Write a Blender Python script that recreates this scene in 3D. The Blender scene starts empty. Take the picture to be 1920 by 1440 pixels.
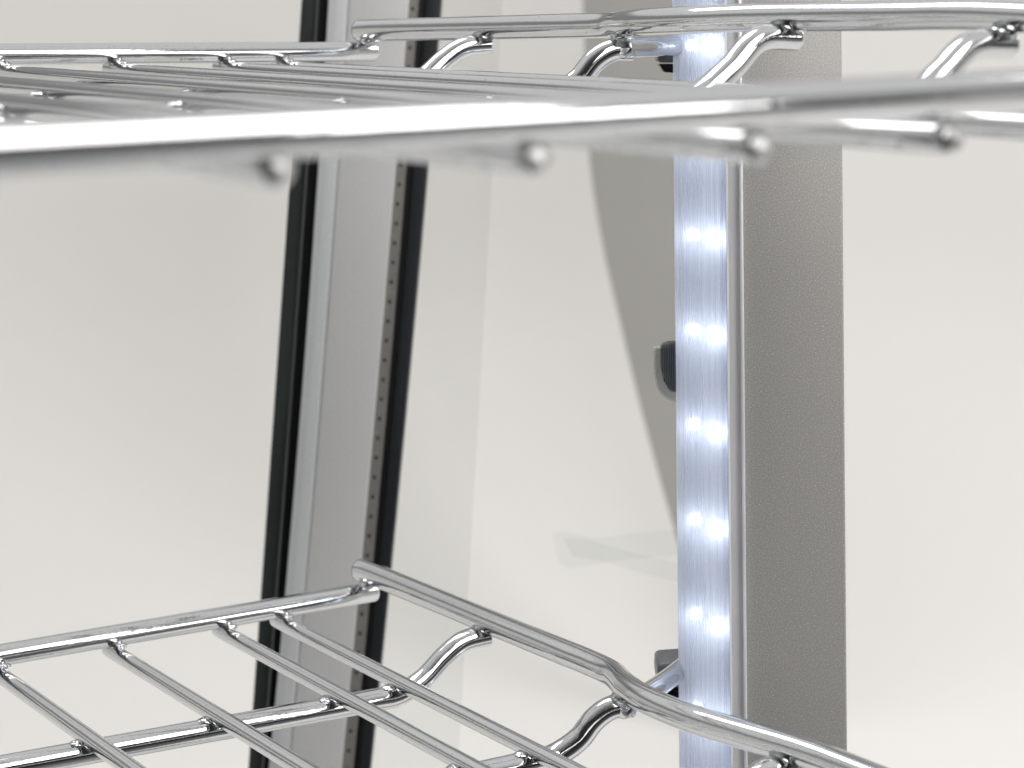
import bpy, math, random
from mathutils import Vector, noise
random.seed(7)
S = bpy.context.scene
COL = S.collection

# ------------------------------------------------------------------ camera
F = 3500.0            # focal length in pixels of the 1920 x 1440 photograph
HOR = 43.0            # eye level row
cam_d = bpy.data.cameras.new('camera')
cam = bpy.data.objects.new('camera', cam_d)
COL.objects.link(cam)
cam.location = (0, 0, 0)
cam.rotation_euler = (math.radians(90), 0, 0)
cam_d.sensor_width = 36.0
cam_d.lens = F / 1920 * 36.0
cam_d.shift_y = -(720 - HOR) / 1920
cam_d.clip_start = 0.01
cam_d.clip_end = 50
cam_d.dof.use_dof = True
cam_d.dof.focus_distance = 0.585
cam_d.dof.aperture_fstop = cam_d.lens / 4.2
cam_d.dof.aperture_blades = 0
S.camera = cam

# ------------------------------------------------------------------ world
W = bpy.data.worlds.new('World')
S.world = W
W.use_nodes = True
nt = W.node_tree
nt.nodes.clear()
wo = nt.nodes.new('ShaderNodeOutputWorld')
wb = nt.nodes.new('ShaderNodeBackground')
tc = nt.nodes.new('ShaderNodeTexCoord')
sx = nt.nodes.new('ShaderNodeSeparateXYZ')
mr = nt.nodes.new('ShaderNodeMapRange')
mr.inputs['From Min'].default_value = -1
mr.inputs['From Max'].default_value = 1
cr = nt.nodes.new('ShaderNodeValToRGB')
nt.links.new(tc.outputs['Generated'], sx.inputs[0])
nt.links.new(sx.outputs['Z'], mr.inputs['Value'])
nt.links.new(mr.outputs[0], cr.inputs[0])
nt.links.new(cr.outputs[0], wb.inputs[0])
nt.links.new(wb.outputs[0], wo.inputs[0])
stops = [(0.0, .36), (.30, .30), (.41, .14), (.44, .02), (.50, .02), (.515, .28), (.55, .34), (.60, .22), (.70, .24), (.75, .60), (.86, .62), (1.0, .60)]
el = cr.color_ramp.elements
while len(el) > 1: el.remove(el[-1])
el[0].position = stops[0][0]; el[0].color = (stops[0][1], stops[0][1], stops[0][1], 1)
for p, v in stops[1:]:
    e = el.new(p); e.color = (v, v * .99, v * .975, 1)
wb.inputs[1].default_value = 1.15
# the studio is darker behind the camera
yr = nt.nodes.new('ShaderNodeMapRange')
yr.inputs['From Min'].default_value = -.75; yr.inputs['From Max'].default_value = -.25
yr.inputs['To Min'].default_value = .12; yr.inputs['To Max'].default_value = 1.0
nt.links.new(sx.outputs['Y'], yr.inputs['Value'])
ml = nt.nodes.new('ShaderNodeVectorMath'); ml.operation = 'SCALE'
nt.links.new(cr.outputs[0], ml.inputs[0]); nt.links.new(yr.outputs[0], ml.inputs['Scale'])
nt.links.new(ml.outputs[0], wb.inputs[0])

# ------------------------------------------------------------------ lamps
def area(name, loc, target, sx_, sy_, power, color=(1, 1, 1)):
    l = bpy.data.lights.new(name, 'AREA')
    l.shape = 'RECTANGLE'; l.size = sx_; l.size_y = sy_
    l.energy = power; l.color = color
    o = bpy.data.objects.new(name, l)
    COL.objects.link(o)
    o.location = loc
    o.rotation_euler = (Vector(target) - Vector(loc)).to_track_quat('-Z', 'Y').to_euler()
    return o
area('softbox_lamp', (.406, -0.182, 0.44), (0, .33, -.02), .66, .60, 6.2, (1, .975, .94))
area('side_lamp', (1.34, -.42, .17), (-.06, .66, -.12), .42, .30, 2.7, (1, .985, .96))  # unseen lamp added for the white highlight along the side wires
area('top_lamp', (-0.7, 1.2, 1.9), (-.4, 1.6, 0), 1.6, .7, 21, (1, .985, .96))  # unseen lamp added overhead to brighten the backdrop
area('backdrop_lamp', (1.6, 0.9, 0.9), (.6, 2.4, -.1), .7, .9, 14, (1, .985, .96))  # out of view, added to light the right of the backdrop

vs = S.view_settings
vs.view_transform = 'Standard'
vs.look = 'None'
vs.exposure = .18
vs.gamma = 1
vs.use_curve_mapping = False
S.cycles.use_denoising = True
S.cycles.max_bounces = 14
S.cycles.transparent_max_bounces = 16
S.cycles.glossy_bounces = 8
S.cycles.sample_clamp_indirect = 8

# ------------------------------------------------------------------ materials
def mat(name):
    m = bpy.data.materials.new(name)
    m.use_nodes = True
    n = m.node_tree
    b = n.nodes['Principled BSDF']
    return m, n, b
def N(n, t, **kw):
    x = n.nodes.new(t)
    for k, v in kw.items():
        if k in x.inputs.keys(): x.inputs[k].default_value = v
        else: setattr(x, k, v)
    return x
def ramp(n, src, pts):
    r = n.nodes.new('ShaderNodeValToRGB')
    e = r.color_ramp.elements
    while len(e) > 1: e.remove(e[-1])
    e[0].position = pts[0][0]; e[0].color = (*pts[0][1], 1)
    for p, c in pts[1:]:
        q = e.new(p); q.color = (*c, 1)
    n.links.new(src, r.inputs[0])
    return r
def g(v): return (v, v, v)

def chrome():
    m, n, b = mat('chrome')
    b.inputs['Metallic'].default_value = 1
    tcn = N(n, 'ShaderNodeTexCoord')
    n1 = N(n, 'ShaderNodeTexNoise', Scale=1400.0, Detail=3.0)
    n.links.new(tcn.outputs['Object'], n1.inputs['Vector'])
    pits = ramp(n, n1.outputs['Fac'], [(0, (.22, .22, .23)), (.27, (.30, .30, .31)), (.31, (.60, .61, .62)), (1, (.68, .69, .70))])
    n.links.new(pits.outputs[0], b.inputs['Base Color'])
    n2 = N(n, 'ShaderNodeTexNoise', Scale=90.0, Detail=4.0)
    n.links.new(tcn.outputs['Object'], n2.inputs['Vector'])
    r = N(n, 'ShaderNodeMapRange'); r.inputs['To Min'].default_value = .035; r.inputs['To Max'].default_value = .13
    n.links.new(n2.outputs['Fac'], r.inputs['Value'])
    n.links.new(r.outputs[0], b.inputs['Roughness'])
    n3 = N(n, 'ShaderNodeTexNoise', Scale=260.0, Detail=3.0)
    n.links.new(tcn.outputs['Object'], n3.inputs['Vector'])
    bp = N(n, 'ShaderNodeBump', Strength=.10, Distance=.0004)
    n.links.new(n3.outputs['Fac'], bp.inputs['Height'])
    n.links.new(bp.outputs[0], b.inputs['Normal'])
    return m
CHROME = chrome()
def chrome_weld():
    m, n, b = mat('weld_chrome')
    b.inputs['Metallic'].default_value = 1
    b.inputs['Base Color'].default_value = (.55, .56, .58, 1)
    b.inputs['Roughness'].default_value = .12
    tcn = N(n, 'ShaderNodeTexCoord')
    n3 = N(n, 'ShaderNodeTexNoise', Scale=500.0, Detail=3.0)
    n.links.new(tcn.outputs['Object'], n3.inputs['Vector'])
    bp = N(n, 'ShaderNodeBump', Strength=.5, Distance=.0008)
    n.links.new(n3.outputs['Fac'], bp.inputs['Height'])
    n.links.new(bp.outputs[0], b.inputs['Normal'])
    return m
WELD = chrome_weld()

ROUGH = WELD.copy(); ROUGH.name = 'ground_weld_metal'
ROUGH.node_tree.nodes['Principled BSDF'].inputs['Roughness'].default_value = .5
ROUGH.node_tree.nodes['Principled BSDF'].inputs['Base Color'].default_value = (.5, .5, .5, 1)
def speckled(name, base, rough, metal, fleck, scale=1500.0):
    m, n, b = mat(name)
    tcn = N(n, 'ShaderNodeTexCoord')
    v = N(n, 'ShaderNodeTexNoise', Scale=scale, Detail=2.0)
    n.links.new(tcn.outputs['Object'], v.inputs['Vector'])
    k_ = .2 if fleck > 1.5 else .05; lo = tuple(c * (1 - k_) for c in base); hi = tuple(c * (1 + k_) for c in base); fl = tuple(c * fleck for c in base)
    r = ramp(n, v.outputs['Fac'], [(.25, lo), (.5, base), (.66, hi), (.73, fl)])
    n.links.new(r.outputs[0], b.inputs['Base Color'])
    b.inputs['Roughness'].default_value = rough
    b.inputs['Metallic'].default_value = metal
    bp = N(n, 'ShaderNodeBump', Strength=.25, Distance=.0002)
    n.links.new(v.outputs['Fac'], bp.inputs['Height'])
    n.links.new(bp.outputs[0], b.inputs['Normal'])
    return m
PANEL = speckled('metallic_grey_paint', (.365, .360, .347), .42, .2, 1.9, 2100.0)
ALU = speckled('anodised_aluminium', (.68, .685, .685), .5, .1, 1.05, 900.0)
ALU2 = speckled('bright_anodised_aluminium', (.68, .70, .72), .45, .1, 1.05, 900.0)
SPACER = speckled('spacer_metal', (.27, .262, .245), .5, .3, 1.2, 500.0)

def plain(name, col, rough=.5, metal=0.0, scale=300.0, var=.12, bump=.1):
    m, n, b = mat(name)
    tcn = N(n, 'ShaderNodeTexCoord')
    v = N(n, 'ShaderNodeTexNoise', Scale=scale, Detail=4.0)
    n.links.new(tcn.outputs['Object'], v.inputs['Vector'])
    r = ramp(n, v.outputs['Fac'], [(.2, tuple(c * (1 - var) for c in col)), (.8, tuple(c * (1 + var) for c in col))])
    n.links.new(r.outputs[0], b.inputs['Base Color'])
    b.inputs['Roughness'].default_value = rough
    b.inputs['Metallic'].default_value = metal
    bp = N(n, 'ShaderNodeBump', Strength=bump, Distance=.0003)
    n.links.new(v.outputs['Fac'], bp.inputs['Height'])
    n.links.new(bp.outputs[0], b.inputs['Normal'])
    return m
BLACK = plain('black_sealant', (.004, .005, .006), .6)
NAVY = plain('dark_edge_seal', (.012, .015, .019), .45)
GREEN = plain('dark_glass_edge', (.035, .043, .042), .35)
LIP = plain('seal_lip_rubber', (.11, .12, .115), .5)
HOLE = plain('punched_hole', (.02, .02, .018), .8)
BACK = plain('white_backdrop_paper', (.785, .777, .762), .9, scale=1.2, var=.012, bump=0)
CURVE_GREY = plain('grey_board', (.375, .37, .355), .7, scale=6.0, var=.05, bump=0)
CLIPM = plain('black_plastic', (.003, .003, .004), .22, scale=200, var=.3)
CLIPM.node_tree.nodes['Principled BSDF'].inputs['Specular IOR Level'].default_value = .2
BRACK = plain('dark_grey_plastic', (.10, .11, .12), .35, scale=600, var=.3, bump=.3)
REFL = plain('satin_reflector', (.60, .60, .62), .4, .2, scale=80, var=.06)
TRIM = plain('polished_trim', (.80, .82, .86), .3, .3, scale=60, var=.1)
HOUSE = plain('white_housing', (.82, .83, .86), .5, scale=60, var=.03)
WEDGE = plain('led_board', (.80, .83, .90), .4, scale=60, var=.05)

def pane_mat(name, tint, refl=.06):
    m = bpy.data.materials.new(name)
    m.use_nodes = True
    n = m.node_tree; n.nodes.clear()
    o = N(n, 'ShaderNodeOutputMaterial')
    mx = N(n, 'ShaderNodeMixShader')
    t = N(n, 'ShaderNodeBsdfTransparent')
    t.inputs[0].default_value = (*tint, 1)
    gl = N(n, 'ShaderNodeBsdfGlossy', Roughness=.02)
    fr = N(n, 'ShaderNodeFresnel', IOR=1.33)
    fm = N(n, 'ShaderNodeMath', operation='MULTIPLY'); fm.inputs[1].default_value = .2
    n.links.new(fr.outputs[0], fm.inputs[0]); n.links.new(fm.outputs[0], mx.inputs[0])
    n.links.new(t.outputs[0], mx.inputs[1])
    n.links.new(gl.outputs[0], mx.inputs[2])
    n.links.new(mx.outputs[0], o.inputs[0])
    return m
GLASS = pane_mat('clear_glass', (.97, .97, .968))
GLASS2 = pane_mat('grey_tinted_glass', (.955, .957, .957))

def cover_mat():
    m = bpy.data.materials.new('ridged_clear_plastic')
    m.use_nodes = True
    n = m.node_tree; n.nodes.clear()
    o = N(n, 'ShaderNodeOutputMaterial')
    tcn = N(n, 'ShaderNodeTexCoord')
    mp = N(n, 'ShaderNodeMapping'); mp.inputs['Scale'].default_value = (1100, 1100, .15)
    n.links.new(tcn.outputs['Object'], mp.inputs[0])
    ns = N(n, 'ShaderNodeTexNoise', Scale=1.0, Detail=3.0)
    n.links.new(mp.outputs[0], ns.inputs['Vector'])
    bp = N(n, 'ShaderNodeBump', Strength=.35, Distance=.0006)
    n.links.new(ns.outputs['Fac'], bp.inputs['Height'])
    # fine scratches
    ns2 = N(n, 'ShaderNodeTexNoise', Scale=1700.0, Detail=2.0)
    n.links.new(tcn.outputs['Object'], ns2.inputs['Vector'])
    sc = ramp(n, ns2.outputs['Fac'], [(.0, (.85, .885, .965)), (.62, (.86, .895, .97)), (.68, (1, 1, 1))])
    tr = N(n, 'ShaderNodeBsdfTransparent'); tr.inputs[0].default_value = (.93, .95, .99, 1)
    tl = N(n, 'ShaderNodeBsdfTranslucent')
    n.links.new(sc.outputs[0], tl.inputs[0]); n.links.new(bp.outputs[0], tl.inputs['Normal'])
    df = N(n, 'ShaderNodeBsdfDiffuse')
    n.links.new(sc.outputs[0], df.inputs[0]); n.links.new(bp.outputs[0], df.inputs['Normal'])
    gl = N(n, 'ShaderNodeBsdfGlossy', Roughness=.18); n.links.new(bp.outputs[0], gl.inputs['Normal'])
    m1 = N(n, 'ShaderNodeMixShader'); m1.inputs[0].default_value = .42
    n.links.new(tl.outputs[0], m1.inputs[1]); n.links.new(df.outputs[0], m1.inputs[2])
    m2 = N(n, 'ShaderNodeMixShader')
    mm = N(n, 'ShaderNodeMapRange'); mm.inputs['From Min'].default_value = .3; mm.inputs['From Max'].default_value = .7
    mm.inputs['To Min'].default_value = .5; mm.inputs['To Max'].default_value = .74
    n.links.new(ns.outputs['Fac'], mm.inputs['Value'])
    n.links.new(mm.outputs[0], m2.inputs[0])
    n.links.new(tr.outputs[0], m2.inputs[1]); n.links.new(m1.outputs[0], m2.inputs[2])
    m3 = N(n, 'ShaderNodeMixShader'); m3.inputs[0].default_value = .10
    n.links.new(m2.outputs[0], m3.inputs[1]); n.links.new(gl.outputs[0], m3.inputs[2])
    n.links.new(m3.outputs[0], o.inputs[0])
    return m
COVER = cover_mat()

def led_mat(name, strength, col):
    m = bpy.data.materials.new(name)
    m.use_nodes = True
    n = m.node_tree; n.nodes.clear()
    o = N(n, 'ShaderNodeOutputMaterial')
    e = N(n, 'ShaderNodeEmission', Strength=strength)
    e.inputs[0].default_value = (*col, 1)
    n.links.new(e.outputs[0], o.inputs[0])
    return m
LED = led_mat('led_glow', 8.8, (.91, .95, 1))
def clear_plastic():
    m = pane_mat('frosted_clear_plastic', (.9, .9, .88))
    n = m.node_tree
    o = [x for x in n.nodes if x.type == 'OUTPUT_MATERIAL'][0]
    prev = o.inputs[0].links[0].from_socket
    d = N(n, 'ShaderNodeBsdfDiffuse'); tcn = N(n, 'ShaderNodeTexCoord')
    v = N(n, 'ShaderNodeTexNoise', Scale=2500.0)
    n.links.new(tcn.outputs['Object'], v.inputs['Vector'])
    r = ramp(n, v.outputs['Fac'], [(.3, (.55, .56, .55)), (.7, (.9, .92, .9))])
    n.links.new(r.outputs[0], d.inputs[0])
    mx = N(n, 'ShaderNodeMixShader'); mx.inputs[0].default_value = .5
    n.links.new(prev, mx.inputs[1]); n.links.new(d.outputs[0], mx.inputs[2]); n.links.new(mx.outputs[0], o.inputs[0])
    return m
CLEAR = clear_plastic()

# ------------------------------------------------------------------ helpers
def mm(x, y, z): return Vector((x, y, z)) * .001
def P(px, py, d):            # where the photograph's pixel lies at a depth of d millimetres
    return mm((px - 960) * d / F, d, -(py - HOR) * d / F)

def mesh_obj(name, verts, faces, mats, parent=None, smooth=False, mi=None):
    base = parent_world(parent)
    me = bpy.data.meshes.new(name)
    me.from_pydata([tuple(v - base) for v in verts], [], faces)
    if not isinstance(mats, (list, tuple)): mats = [mats]
    for m in mats: me.materials.append(m)
    me.update()
    import bmesh
    bm = bmesh.new(); bm.from_mesh(me)
    bmesh.ops.recalc_face_normals(bm, faces=bm.faces)
    bm.to_mesh(me); bm.free()
    if mi:
        for i, k in enumerate(mi): me.polygons[i].material_index = k
    if smooth:
        for p in me.polygons: p.use_smooth = True
        me.set_sharp_from_angle(angle=math.radians(50))
    o = bpy.data.objects.new(name, me)
    COL.objects.link(o)
    if parent: o.parent = parent
    return o
def parent_world(p):
    v = Vector((0, 0, 0))
    while p: v = v + p.location; p = p.parent
    return v
def thing(name, loc, label, cat, group=None):
    o = bpy.data.objects.new(name, None)
    o.empty_display_size = .02
    COL.objects.link(o); o.location = loc
    o['label'] = label; o['category'] = cat
    if group: o['group'] = group
    return o

def catmull(pts, n=8):
    out = []
    P_ = [Vector(p) for p in pts]
    P_ = [P_[0] * 2 - P_[1]] + P_ + [P_[-1] * 2 - P_[-2]]
    for i in range(1, len(P_) - 2):
        p0, p1, p2, p3 = P_[i - 1:i + 3]
        # centripetal parameterisation
        t0 = 0; t1 = t0 + (p1 - p0).length ** .5; t2 = t1 + (p2 - p1).length ** .5; t3 = t2 + (p3 - p2).length ** .5
        for k in range(n):
            t = t1 + (t2 - t1) * k / n
            a1 = p0 * ((t1 - t) / (t1 - t0)) + p1 * ((t - t0) / (t1 - t0))
            a2 = p1 * ((t2 - t) / (t2 - t1)) + p2 * ((t - t1) / (t2 - t1))
            a3 = p2 * ((t3 - t) / (t3 - t2)) + p3 * ((t - t2) / (t3 - t2))
            b1 = a1 * ((t2 - t) / (t2 - t0)) + a2 * ((t - t0) / (t2 - t0))
            b2 = a2 * ((t3 - t) / (t3 - t1)) + a3 * ((t - t1) / (t3 - t1))
            out.append(b1 * ((t2 - t) / (t2 - t1)) + b2 * ((t - t1) / (t2 - t1)))
    out.append(P_[-2])
    return out

def tube(name, pts, r, m, parent, curve=True, seg=28, wob=.012):
    path = catmull(pts, 10) if curve and len(pts) > 2 else [Vector(p) for p in pts]
    if len(path) == 2:
        a, b = path; path = [a.lerp(b, i / 24) for i in range(25)]
    # rounded ends
    def inset(p, q, dist): return p + (q - p).normalized() * dist
    e0, e1 = path[0], path[-1]
    tin0, tin1 = inset(e0, path[1], r * .30), inset(e1, path[-2], r * .30)
    path = [e0, inset(e0, path[1], r * .09), tin0] + path[1:-1] + [tin1, inset(e1, path[-2], r * .09), e1]
    rads = [.62, .88, 1.0] + [1.0] * (len(path) - 6) + [1.0, .88, .62]
    verts, faces = [], []
    t = (path[1] - path[0]).normalized()
    up = Vector((0, 0, 1)); nrm = (up - t * up.dot(t)).normalized()
    for i, p in enumerate(path):
        if i == 0: t = (path[1] - path[0])
        elif i == len(path) - 1: t = (path[-1] - path[-2])
        else: t = (path[i + 1] - path[i - 1])
        t.normalize()
        nrm = (nrm - t * nrm.dot(t)).normalized()
        bn = t.cross(nrm)
        rr = r * rads[i] * (1 + wob * noise.noise(p * 60))
        for k in range(seg):
            a = 2 * math.pi * k / seg
            verts.append(p + (nrm * math.cos(a) + bn * math.sin(a)) * rr)
    for i in range(len(path) - 1):
        for k in range(seg):
            a, b = i * seg + k, i * seg + (k + 1) % seg
            faces.append((a, b, b + seg, a + seg))
    faces.append(tuple(range(seg))[::-1])
    faces.append(tuple(range((len(path) - 1) * seg, len(path) * seg)))
    return mesh_obj(name, verts, faces, m, parent, smooth=True)

def blob(name, c, rx, ry, rz, m, parent, rot=0.0, seed=0):
    verts, faces = [], []
    nu, nv = 18, 12
    for j in range(nv + 1):
        th = math.pi * j / nv
        for i in range(nu):
            ph = 2 * math.pi * i / nu
            d = Vector((math.sin(th) * math.cos(ph), math.sin(th) * math.sin(ph), math.cos(th)))
            k = 1 + .22 * noise.noise(d * 2.3 + Vector((seed * 3.1, seed, 0)))
            x, y, z = d.x * rx * k, d.y * ry * k, d.z * rz * k
            verts.append(Vector((x * math.cos(rot) - y * math.sin(rot), x * math.sin(rot) + y * math.cos(rot), z)) + c)
    for j in range(nv):
        for i in range(nu):
            a, b = j * nu + i, j * nu + (i + 1) % nu
            faces.append((a, b, b + nu, a + nu))
    return mesh_obj(name, verts, faces, m, parent, smooth=True)

def bar(name, rows, d0, d1, m, parent, bevel=0.0):
    """a post: rows = (pixel row, left, right) down the photograph, from depth d0 to depth d1 (mm)"""
    verts, faces = [], []
    for (y, l, r) in rows:
        a, b = P(l, y, d0), P(r, y, d0)
        k = mm(0, d1 - d0, 0)
        verts += [a, b, b + k, a + k]
    for i in range(len(rows) - 1):
        q = i * 4
        for k in range(4):
            faces.append((q + k, q + (k + 1) % 4, q + 4 + (k + 1) % 4, q + 4 + k))
    faces.append((0, 1, 2, 3)); q = (len(rows) - 1) * 4
    faces.append((q, q + 1, q + 2, q + 3))
    o = mesh_obj(name, verts, faces, m, parent)
    if bevel:
        bv = o.modifiers.new('bevel', 'BEVEL'); bv.width = bevel * .001; bv.segments = 3
        bv.limit_method = 'ANGLE'; bv.angle_limit = math.radians(40)
        for p in o.data.polygons: p.use_smooth = True
    return o

def outline(name, pts, d0, d1, m, parent, bevel=0.0):
    """an outline (pixels) at depth d0 made solid back to depth d1"""
    n = len(pts)
    k = mm(0, d1 - d0, 0)
    f = [P(x, y, d0) for x, y in pts]
    verts = f + [v + k for v in f]
    faces = [tuple(range(n)), tuple(range(n, 2 * n))] + [(i, (i + 1) % n, n + (i + 1) % n, n + i) for i in range(n)]
    o = mesh_obj(name, verts, faces, m, parent)
    if bevel:
        bv = o.modifiers.new('bevel', 'BEVEL'); bv.width = bevel * .001; bv.segments = 3
        bv.limit_method = 'ANGLE'; bv.angle_limit = math.radians(40)
        for p in o.data.polygons: p.use_smooth = True
        o.data.set_sharp_from_angle(angle=math.radians(35))
    return o

# ------------------------------------------------------------------ the setting: studio sweep
FLOOR = -.75
prof = []
for i in range(13):                       # floor rising into the wall
    a = math.radians(90 * i / 12)
    prof.append((.5 * math.sin(a), .5 - .5 * math.cos(a)))
verts, faces = [], []
R0 = 2.1
rings = [(.2, 0)] + [(R0 - .5 + x, z) for x, z in prof] + [(R0, 1.08)]
NA = 49
for i in range(NA):
    th = math.radians(-15 + 210 * i / (NA - 1))
    for (r, z) in rings:
        verts.append(Vector((r * math.cos(th), .35 + r * math.sin(th), FLOOR + z)))
nr = len(rings)
for i in range(NA - 1):
    for j in range(nr - 1):
        a = i * nr + j
        faces.append((a, a + 1, a + nr + 1, a + nr))
o = mesh_obj('backdrop', verts, faces, BACK, smooth=True)
o['kind'] = 'structure'

# ------------------------------------------------------------------ glazing post at the back corner
KY = [0, 320, 740, 1100, 1440]
E = {
    'a': [565, 543, 517, 487, 466], 'b': [599, 573, 548, 522, 493], 'c': [615, 597, 565, 535, 504],
    'd': [653, 634, 603, 571, 542], 'e': [767, 739, 707, 672, 640], 'f': [785, 760, 728, 694, 662],
    'g': [827, 802, 763, 729, 695]}
BOT_D = 850
YB = HOR + (-FLOOR * 1000) * F / BOT_D - 2
def edge(k, y, smooth=True):
    v = E[k]
    # quadratic fit through the knots
    n = len(KY); s = [sum(t ** p for t in KY) for p in range(5)]
    b = [sum(v[i] * KY[i] ** p for i in range(n)) for p in range(3)]
    A = [[s[i + j] for j in range(3)] + [b[i]] for i in range(3)]
    for i in range(3):
        pv = A[i][i]
        A[i] = [x / pv for x in A[i]]
        for j in range(3):
            if j != i:
                f_ = A[j][i]; A[j] = [A[j][q] - f_ * A[i][q] for q in range(4)]
    return A[0][3] + A[1][3] * y + A[2][3] * y * y
YR = [-300 + (YB + 300) * i / 22 for i in range(23)]
def rows(l, r, dl=0, dr=0): return [(y, edge(l, y) + dl, edge(r, y) + dr) for y in YR]
root = thing('glazing_post', P(edge('c', YB), YB, BOT_D), 'slanted grey aluminium post with black seals and a perforated strip behind the shelves', 'post')
bar('side_seal', rows('a', 'b'), 852, 872, GREEN, root, 1.0)
bar('seal_lip', [(y, edge('b', y) - 3, edge('b', y) - .6) for y in YR], 848, 851.6, LIP, root)
bar('inner_seal', rows('b', 'c'), 858, 871, BLACK, root)
bar('edge_profile', rows('c', 'd', 0, -1.2), 849, 874, ALU2, root, .6)
bar('groove', rows('c', 'c', 11, 12), 848.8, 848.99, REFL, root)
bar('post_face', rows('d', 'e', .6, 0), 850, 874, ALU, root, .5)
# perforated spacer
verts, faces, mi = [], [], []
for y in YR:
    a, b = P(edge('e', y), y, 853), P(edge('f', y), y, 853)
    k = mm(0, 12, 0)
    verts += [a, b, b + k, a + k]
for i in range(len(YR) - 1):
    q = i * 4
    for k in range(4):
        faces.append((q + k, q + (k + 1) % 4, q + 4 + (k + 1) % 4, q + 4 + k)); mi.append(0)
faces.append((0, 1, 2, 3)); mi.append(0)
y = -20
while y < 1560:
    c = P(edge('e', y) * .52 + edge('f', y) * .48, y, 852.85)
    b0 = len(verts)
    for k in range(10):
        an = 2 * math.pi * k / 10
        verts.append(c + mm((.75) * math.cos(an), 0, .95 * math.sin(an)))
    faces.append(tuple(range(b0, b0 + 10))); mi.append(1)
    y += 36.6
mesh_obj('perforated_spacer', verts, faces, [SPACER, HOLE], root, mi=mi)
bar('black_seal', [(y, edge('f', y), edge('f', y) + (edge('g', y) - edge('f', y)) * .3) for y in YR], 857, 870, BLACK, root)
bar('edge_seal', [(y, edge('f', y) + (edge('g', y) - edge('f', y)) * .3, edge('g', y)) for y in YR], 855, 870, NAVY, root, .8)

# panes either side of it
g_ = thing('glass_pane', P(-200, YB, 864), 'large clear glass pane left of the slanted grey post', 'glass pane', 'glass panes of the cabinet')
bar('glass', [(y, -700, edge('a', y) + 2) for y in YR], 860, 864, GLASS, g_)
g2 = thing('glass_pane', P(1000, YB, 862), 'clear glass pane between the slanted grey post and the lit strip', 'glass pane', 'glass panes of the cabinet')
bar('glass', [(y, edge('g', y) - 2, 1330) for y in YR], 858, 862, GLASS, g2)
bar('edge_film', [(y, edge('g', y), 942 - .058 * y) for y in YR], 863, 863.6, GLASS2, g2)

# faint reflection in the pane, imitated by thin tinted patches
REFLECTION = pane_mat('greasy_film', (.965, .972, .968), .0)
outline('smear', [(1036, 1003), (1050, 996), (1120, 1010), (1190, 1000), (1300, 992), (1300, 1038), (1180, 1048), (1120, 1058), (1062, 1066), (1046, 1050)], 857.2, 857.5, REFLECTION, g2)
outline('smear', [(1056, 1010), (1100, 1012), (1200, 1040), (1300, 1062), (1300, 1098), (1230, 1082), (1130, 1052), (1075, 1044)], 856.6, 856.9, REFLECTION, g2)
# flat grey shape with a curved edge, out of focus behind the pane
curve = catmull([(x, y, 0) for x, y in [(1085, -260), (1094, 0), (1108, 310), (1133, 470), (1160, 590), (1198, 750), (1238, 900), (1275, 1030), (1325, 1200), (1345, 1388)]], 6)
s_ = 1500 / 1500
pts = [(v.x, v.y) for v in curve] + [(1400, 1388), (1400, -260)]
o = outline('curved_board', pts, 1945, 1965, CURVE_GREY, None)
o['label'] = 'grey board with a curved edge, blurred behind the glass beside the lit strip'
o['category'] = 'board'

# ------------------------------------------------------------------ post with the grey panel and the LED strip
def ln(x, y, k=.009): return x + k * y
SD = 602
YB2 = HOR + (-FLOOR * 1000) * F / SD - 1
def rws(l, r, kl=.009, kr=.009): return [(y, ln(l, y, kl), ln(r, y, kr)) for y in (-330, YB2)]
root = thing('cabinet_post', P(1480, YB2, SD + 20), 'matt metallic grey cabinet post to the right of the lit strip', 'post')
bar('front_panel', rws(1386, 1578, .008, .008), SD, SD + 3, PANEL, root, .8)
bar('post_core', rws(1392, 1572, .008, .008), SD + 3.2, SD + 40, ALU, root, .5)

root = thing('led_strip', P(1320, YB2 - 20, SD + 5), 'tall lit strip of white lamps under a ridged clear plastic cover', 'light strip')
# housing
bar('housing', rws(1268, 1383), SD + 9, SD + 24, HOUSE, root)
bar('circuit_board', rws(1276, 1358), SD + 7.2, SD + 8.8, WEDGE, root)
# ridged cover: two facets, closed profile (pixel offset, depth)
prof = []
NP = 120
for i in range(NP + 1):
    t = i / NP
    px = 1263.5 + (1359 - 1263.5) * t
    if t < .5: d = 604 - 6.0 * math.sin(t / .5 * math.pi / 2)
    else: d = 598 + 1.0 * ((t - .5) / .5) ** 2 * 2
    rid = .16 if t < .5 else .07
    d += rid * math.sin(t * 2 * math.pi * 26) + .1 * math.sin(t * 2 * math.pi * 7.3)
    prof.append((px, d))
inner = [(px if 0 < i < NP else px, d + 1.4) for i, (px, d) in enumerate(prof)][::-1]
loop = prof + inner
verts, faces = [], []
for y in (-330, YB2 - 20):
    for (px, d) in loop:
        v = P(px + .009 * y, y, 600); verts.append(Vector((v.x, d * .001, v.z)))
n = len(loop)
faces = [(i, (i + 1) % n, n + (i + 1) % n, n + i) for i in range(n)]
mesh_obj('cover', verts, faces, COVER, root, smooth=True)
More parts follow.
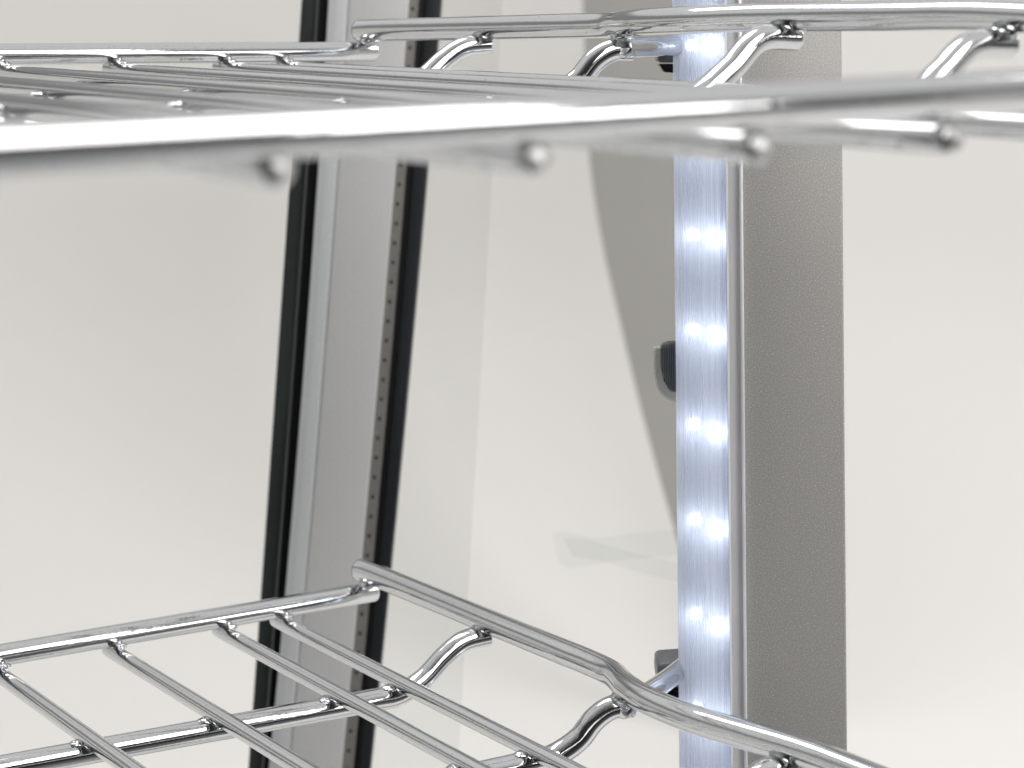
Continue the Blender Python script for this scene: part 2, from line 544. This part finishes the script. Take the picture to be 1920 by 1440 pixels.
# reflector channel beside the cover and the bright trim
prof = [(1360, 597.5), (1361.5, 597.3), (1363, 598.5), (1367, 600.0), (1373, 601), (1379, 601.2), (1382.5, 600.4), (1383, 606), (1360, 606)]
verts = []
for y in (-330, YB2 - 20):
    for (px, d) in prof:
        v = P(px + .0085 * y, y, 600); verts.append(Vector((v.x, d * .001, v.z)))
n = len(prof)
mesh_obj('reflector_channel', verts, [(i, (i + 1) % n, n + (i + 1) % n, n + i) for i in range(n)] + [tuple(range(n)), tuple(range(n, 2 * n))], REFL, root, smooth=True)
bar('trim', rws(1383.6, 1390.5, .0085, .008), 599, 604, TRIM, root, .5)
bar('cover_edge', rws(1358.6, 1362.2, .009, .0085), 597, 604, HOUSE, root)
# lamps and their reflection
def led_or_reflection(px, py, w, h, d, m, rnd):
    c = P(px, py, d)
    verts, faces = [], []
    n = 20
    for (rr, dy) in ((1, 0), (.96, -.0006), (.7, -.0010)):
        for k in range(n):
            a = 2 * math.pi * k / n
            ca, sa = math.cos(a), math.sin(a)
            ex = .5 if not rnd else 1.0
            x = math.copysign(abs(ca) ** ex, ca); z = math.copysign(abs(sa) ** ex, sa)
            verts.append(c + Vector((x * w * rr * .001, dy, z * h * rr * .001)))
    for j in range(2):
        for k in range(n): faces.append((j * n + k, j * n + (k + 1) % n, (j + 1) * n + (k + 1) % n, (j + 1) * n + k))
    faces.append(tuple(range(2 * n, 3 * n)))
    mesh_obj('led', verts, faces, m, root, smooth=True)
for i in range(-1, 10):
    led_or_reflection(ln(1333, 445 + 181 * (i - 2)), 446 + 181 * (i - 2), 2.1, 2.4, 603.2, LED, True)
    led_or_reflection(ln(1295, 440 + 177.5 * (i - 2)), 440 + 177.5 * (i - 2), 1.9, 1.9, 606.2, LED, False)  # squarer left row: the lamps' reflection built as glowing parts

# ------------------------------------------------------------------ wire shelves
SEP = 203.0
C0 = (-54.8, 700.0)
U = Vector((.615, -.789)); U.normalize()
V = Vector((.863, .505)); V.normalize()          # along the side wire towards the corner
NRM = Vector((-.785, -.62)); NRM.normalize()
RT, RN = 3.7, 2.6
def shelf(label):
    root = thing('wire_shelf', mm(C0[0], C0[1], -10.6), label, 'wire shelf', 'chrome wire shelves stacked in the cabinet')
    # front wire
    FW = Vector((.857, .516)); f0 = Vector((4.7, 271.5))
    def hit_front(p, d):       # where a line from p along d meets the front wire
        den = d.x * FW.y - d.y * FW.x
        t = ((f0.x - p.x) * FW.y - (f0.y - p.y) * FW.x) / den
        return p + d * t
    # raised rim
    rp = [(-57.6, 703, -2.9), (-54.8, 700, -2.8), (-31, 669, -2.2), (-9, 639.5, -1.7), (15, 607.5, -1.1), (24.5, 595, -.9), (31.0, 584.5, -.7), (35, 571, -.2), (40.5, 558.5, .3),
          (51.6, 543, .9), (66, 528.5, 1.5), (82.5, 513, 1.8), (100, 492, 1.9)]
    e = hit_front(Vector((100, 492)), U)
    L_ = (e - Vector((100, 492))).length
    for k in range(1, 7):
        q = Vector((100, 492)).lerp(e, k / 6); rp.append((q.x, q.y, 2.3 - 10 * (k / 6) ** 2))
    tube('rim', [mm(*p) for p in rp], .0041, CHROME, root)
    # side wire
    a = Vector(C0) + V * 4.5
    b = Vector(C0) - V * 400
    tube('side_wire', [mm(a.x, a.y, -10.7), mm(b.x, b.y, -10.7)], .001 * RT, CHROME, root)
    # front wire
    fa = f0 - FW * 190; fb = e + FW * 3
    tube('front_wire', [mm(fa.x, fa.y, -13.6 - .022 * 190), mm(fb.x, fb.y, -13.6 + .022 * min(200, (fb - f0).length))], .001 * RT, CHROME, root)
    # shelf wires
    offs = [33.6, 55.8, 96.2, 136.5, 177, 217.5, 258, 298, 338, 360, 391]
    thin = []
    for i, s in enumerate(offs):
        st = Vector(C0) + (-V) * (s / abs(V.dot(NRM)))
        tip = st + U * (-5.0)
        en = hit_front(st, U) + U * .6
        tube('shelf_wire', [mm(tip.x, tip.y, -16.2), mm(st.x, st.y, -16.5), mm(st.x + U.x * 12, st.y + U.y * 12, -16.6),
                            mm(*(st.lerp(en, .5)), -18.4), mm(en.x, en.y, -19.6)], .001 * RN, CHROME, root)
        thin.append((st, en))
        blob('weld', mm(en.x - 1.0, en.y + 1.2, -19.5), .0027, .0026, .0023, ROUGH, root, seed=60 + i)
        blob('weld', mm(st.x, st.y, -14.0) + mm(1.6, 0, 0), .0032, .0026, .0014, WELD, root, rot=.6, seed=i)
    # cross wires: straight under the shelf wires, bent up to the rim
    D = Vector((.888, .46))
    ends = [
        ([(-38, 626, -22.4), (-30, 630.5, -18.8), (-23, 634.5, -12.6), (-16.6, 637.5, -8.4), (-7.4, 641.5, -7.2)], (-9.4, 640.4, -4.6)),
        ([(13, 573, -22.0), (20.5, 574.5, -17.5), (25.6, 575.5, -11.6), (31, 576.5, -8.4), (38.0, 577.5, -8.0)], (33.5, 575.5, -4.4)),
    ]
    base = Vector((77.0, 519.0)); rimdir = U
    for k in range(2):
        p = base + rimdir * 72 * k
        z0 = -4.0 - 1.2 * k
        en_ = [(p.x - 34, p.y - 17.5, -22.4), (p.x - 25, p.y - 13, -18.6), (p.x - 17, p.y - 9, -12.2), (p.x - 9, p.y - 4.5, z0 - .6), (p.x + 3, p.y + 1.5, z0)]
        ends.append((en_, (p.x, p.y, -.8 - 1.2 * k)))
    for i, (pts, w) in enumerate(ends):
        p0 = Vector(pts[0][:2])
        far = p0 - D * 330
        lead = p0 - D * 9
        tube('cross_wire', [mm(far.x, far.y, -22.6), mm(*(far.lerp(lead, .5)), -22.6), mm(lead.x, lead.y, -22.6)] + [mm(*p) for p in pts], .001 * RT, CHROME, root)
        blob('weld', mm(*w), .0034, .0026, .0014, WELD, root, rot=.5, seed=20 + i)
        # spot welds where the shelf wires rest on it
        for j, (st, en) in enumerate(thin[:6] if i < 3 else []):
            dd = U.x * (-D.y) - U.y * (-D.x)
            q = p0 - st
            t = (q.x * (-D.y) - q.y * (-D.x)) / dd
            c = st + U * t
            blob('weld', mm(c.x - 1.2, c.y - 1.0, -19.4), .0036, .0024, .0012, WELD, root, rot=.45, seed=40 + j)
    blob('weld', mm(-53.5, 697.5, -6.9), .0036, .0028, .0016, WELD, root, rot=.5, seed=3)
    # support pin towards the cabinet post
    tube('support_pin', [mm(33.5, 573, -7.6), mm(38, 580, -7.6), mm(45, 590, -7.5), mm(57.5, 612, -7.2)], .0033, CHROME, root)
    return root
top_shelf = shelf('upper chrome wire shelf seen edge on, its blurred front bar nearest the viewer')
low = top_shelf.copy(); COL.objects.link(low)
low.location = top_shelf.location + mm(0, 0, -SEP)
low['label'] = 'lower chrome wire shelf seen from above, its bent rim crossing the lit strip'
for ch in list(top_shelf.children):
    c = ch.copy(); COL.objects.link(c); c.parent = low

# ------------------------------------------------------------------ support clips
def clip(label, y0):
    k = y0 - 700
    r = thing('shelf_clip', P(1262, 745 + k, 624), label, 'clip')
    return r
r = thing('shelf_clip', P(1262, 757, 622), 'black ridged clip with a clear rounded rim halfway up the lit strip', 'clip', None)
ring = [(1225, 651), (1290, 651), (1290, 757), (1268, 756), (1252, 750), (1240, 741), (1231, 726), (1226, 700)]
outline('clear_rim', ring, 620, 623, CLEAR, r, .8)
# black ridged body: a curved profile with fine ridges
prof = [(1240, 650), (1256, 645), (1290, 645), (1290, 739), (1268, 737), (1254, 731), (1245, 716), (1240.5, 690)]
outline('body', prof, 612, 619.5, CLIPM, r, 1.2)
for i in range(7):
    x = 1243.5 + i * 3.4
    y0 = 650 - i * .7; y1 = min(737, 712 + 11 * i ** .65)
    tube('ridge', [P(x, y0 + 1, 612), P(x + .4, (y0 + y1) / 2, 611.9), P(x + 1.6, y1 - 2, 612.1)], .00022, BRACK, r, seg=8)
def bracket(label, dy, sc=1.0):
    r = thing('shelf_bracket', P(1256, 1312 + dy, 625), label, 'bracket', 'brackets carrying the shelves')
    def q(pts): return [(x, y + dy) for x, y in pts]
    outline('block', q([(1233, 1248), (1242, 1244), (1300, 1240), (1300, 1290), (1234, 1290), (1232, 1270)]), 608, 622, BRACK, r, .9)
    outline('foot', q([(1236, 1293), (1300, 1293), (1300, 1312), (1245, 1308)]), 608, 620, CLIPM, r, .6)
    return r
bracket('dark grey bracket under the lower shelf rim, beside the lit strip', 0)
d = 203.0 * F / 606
bracket('dark bracket behind the upper shelf rim, beside the lit strip', -d)
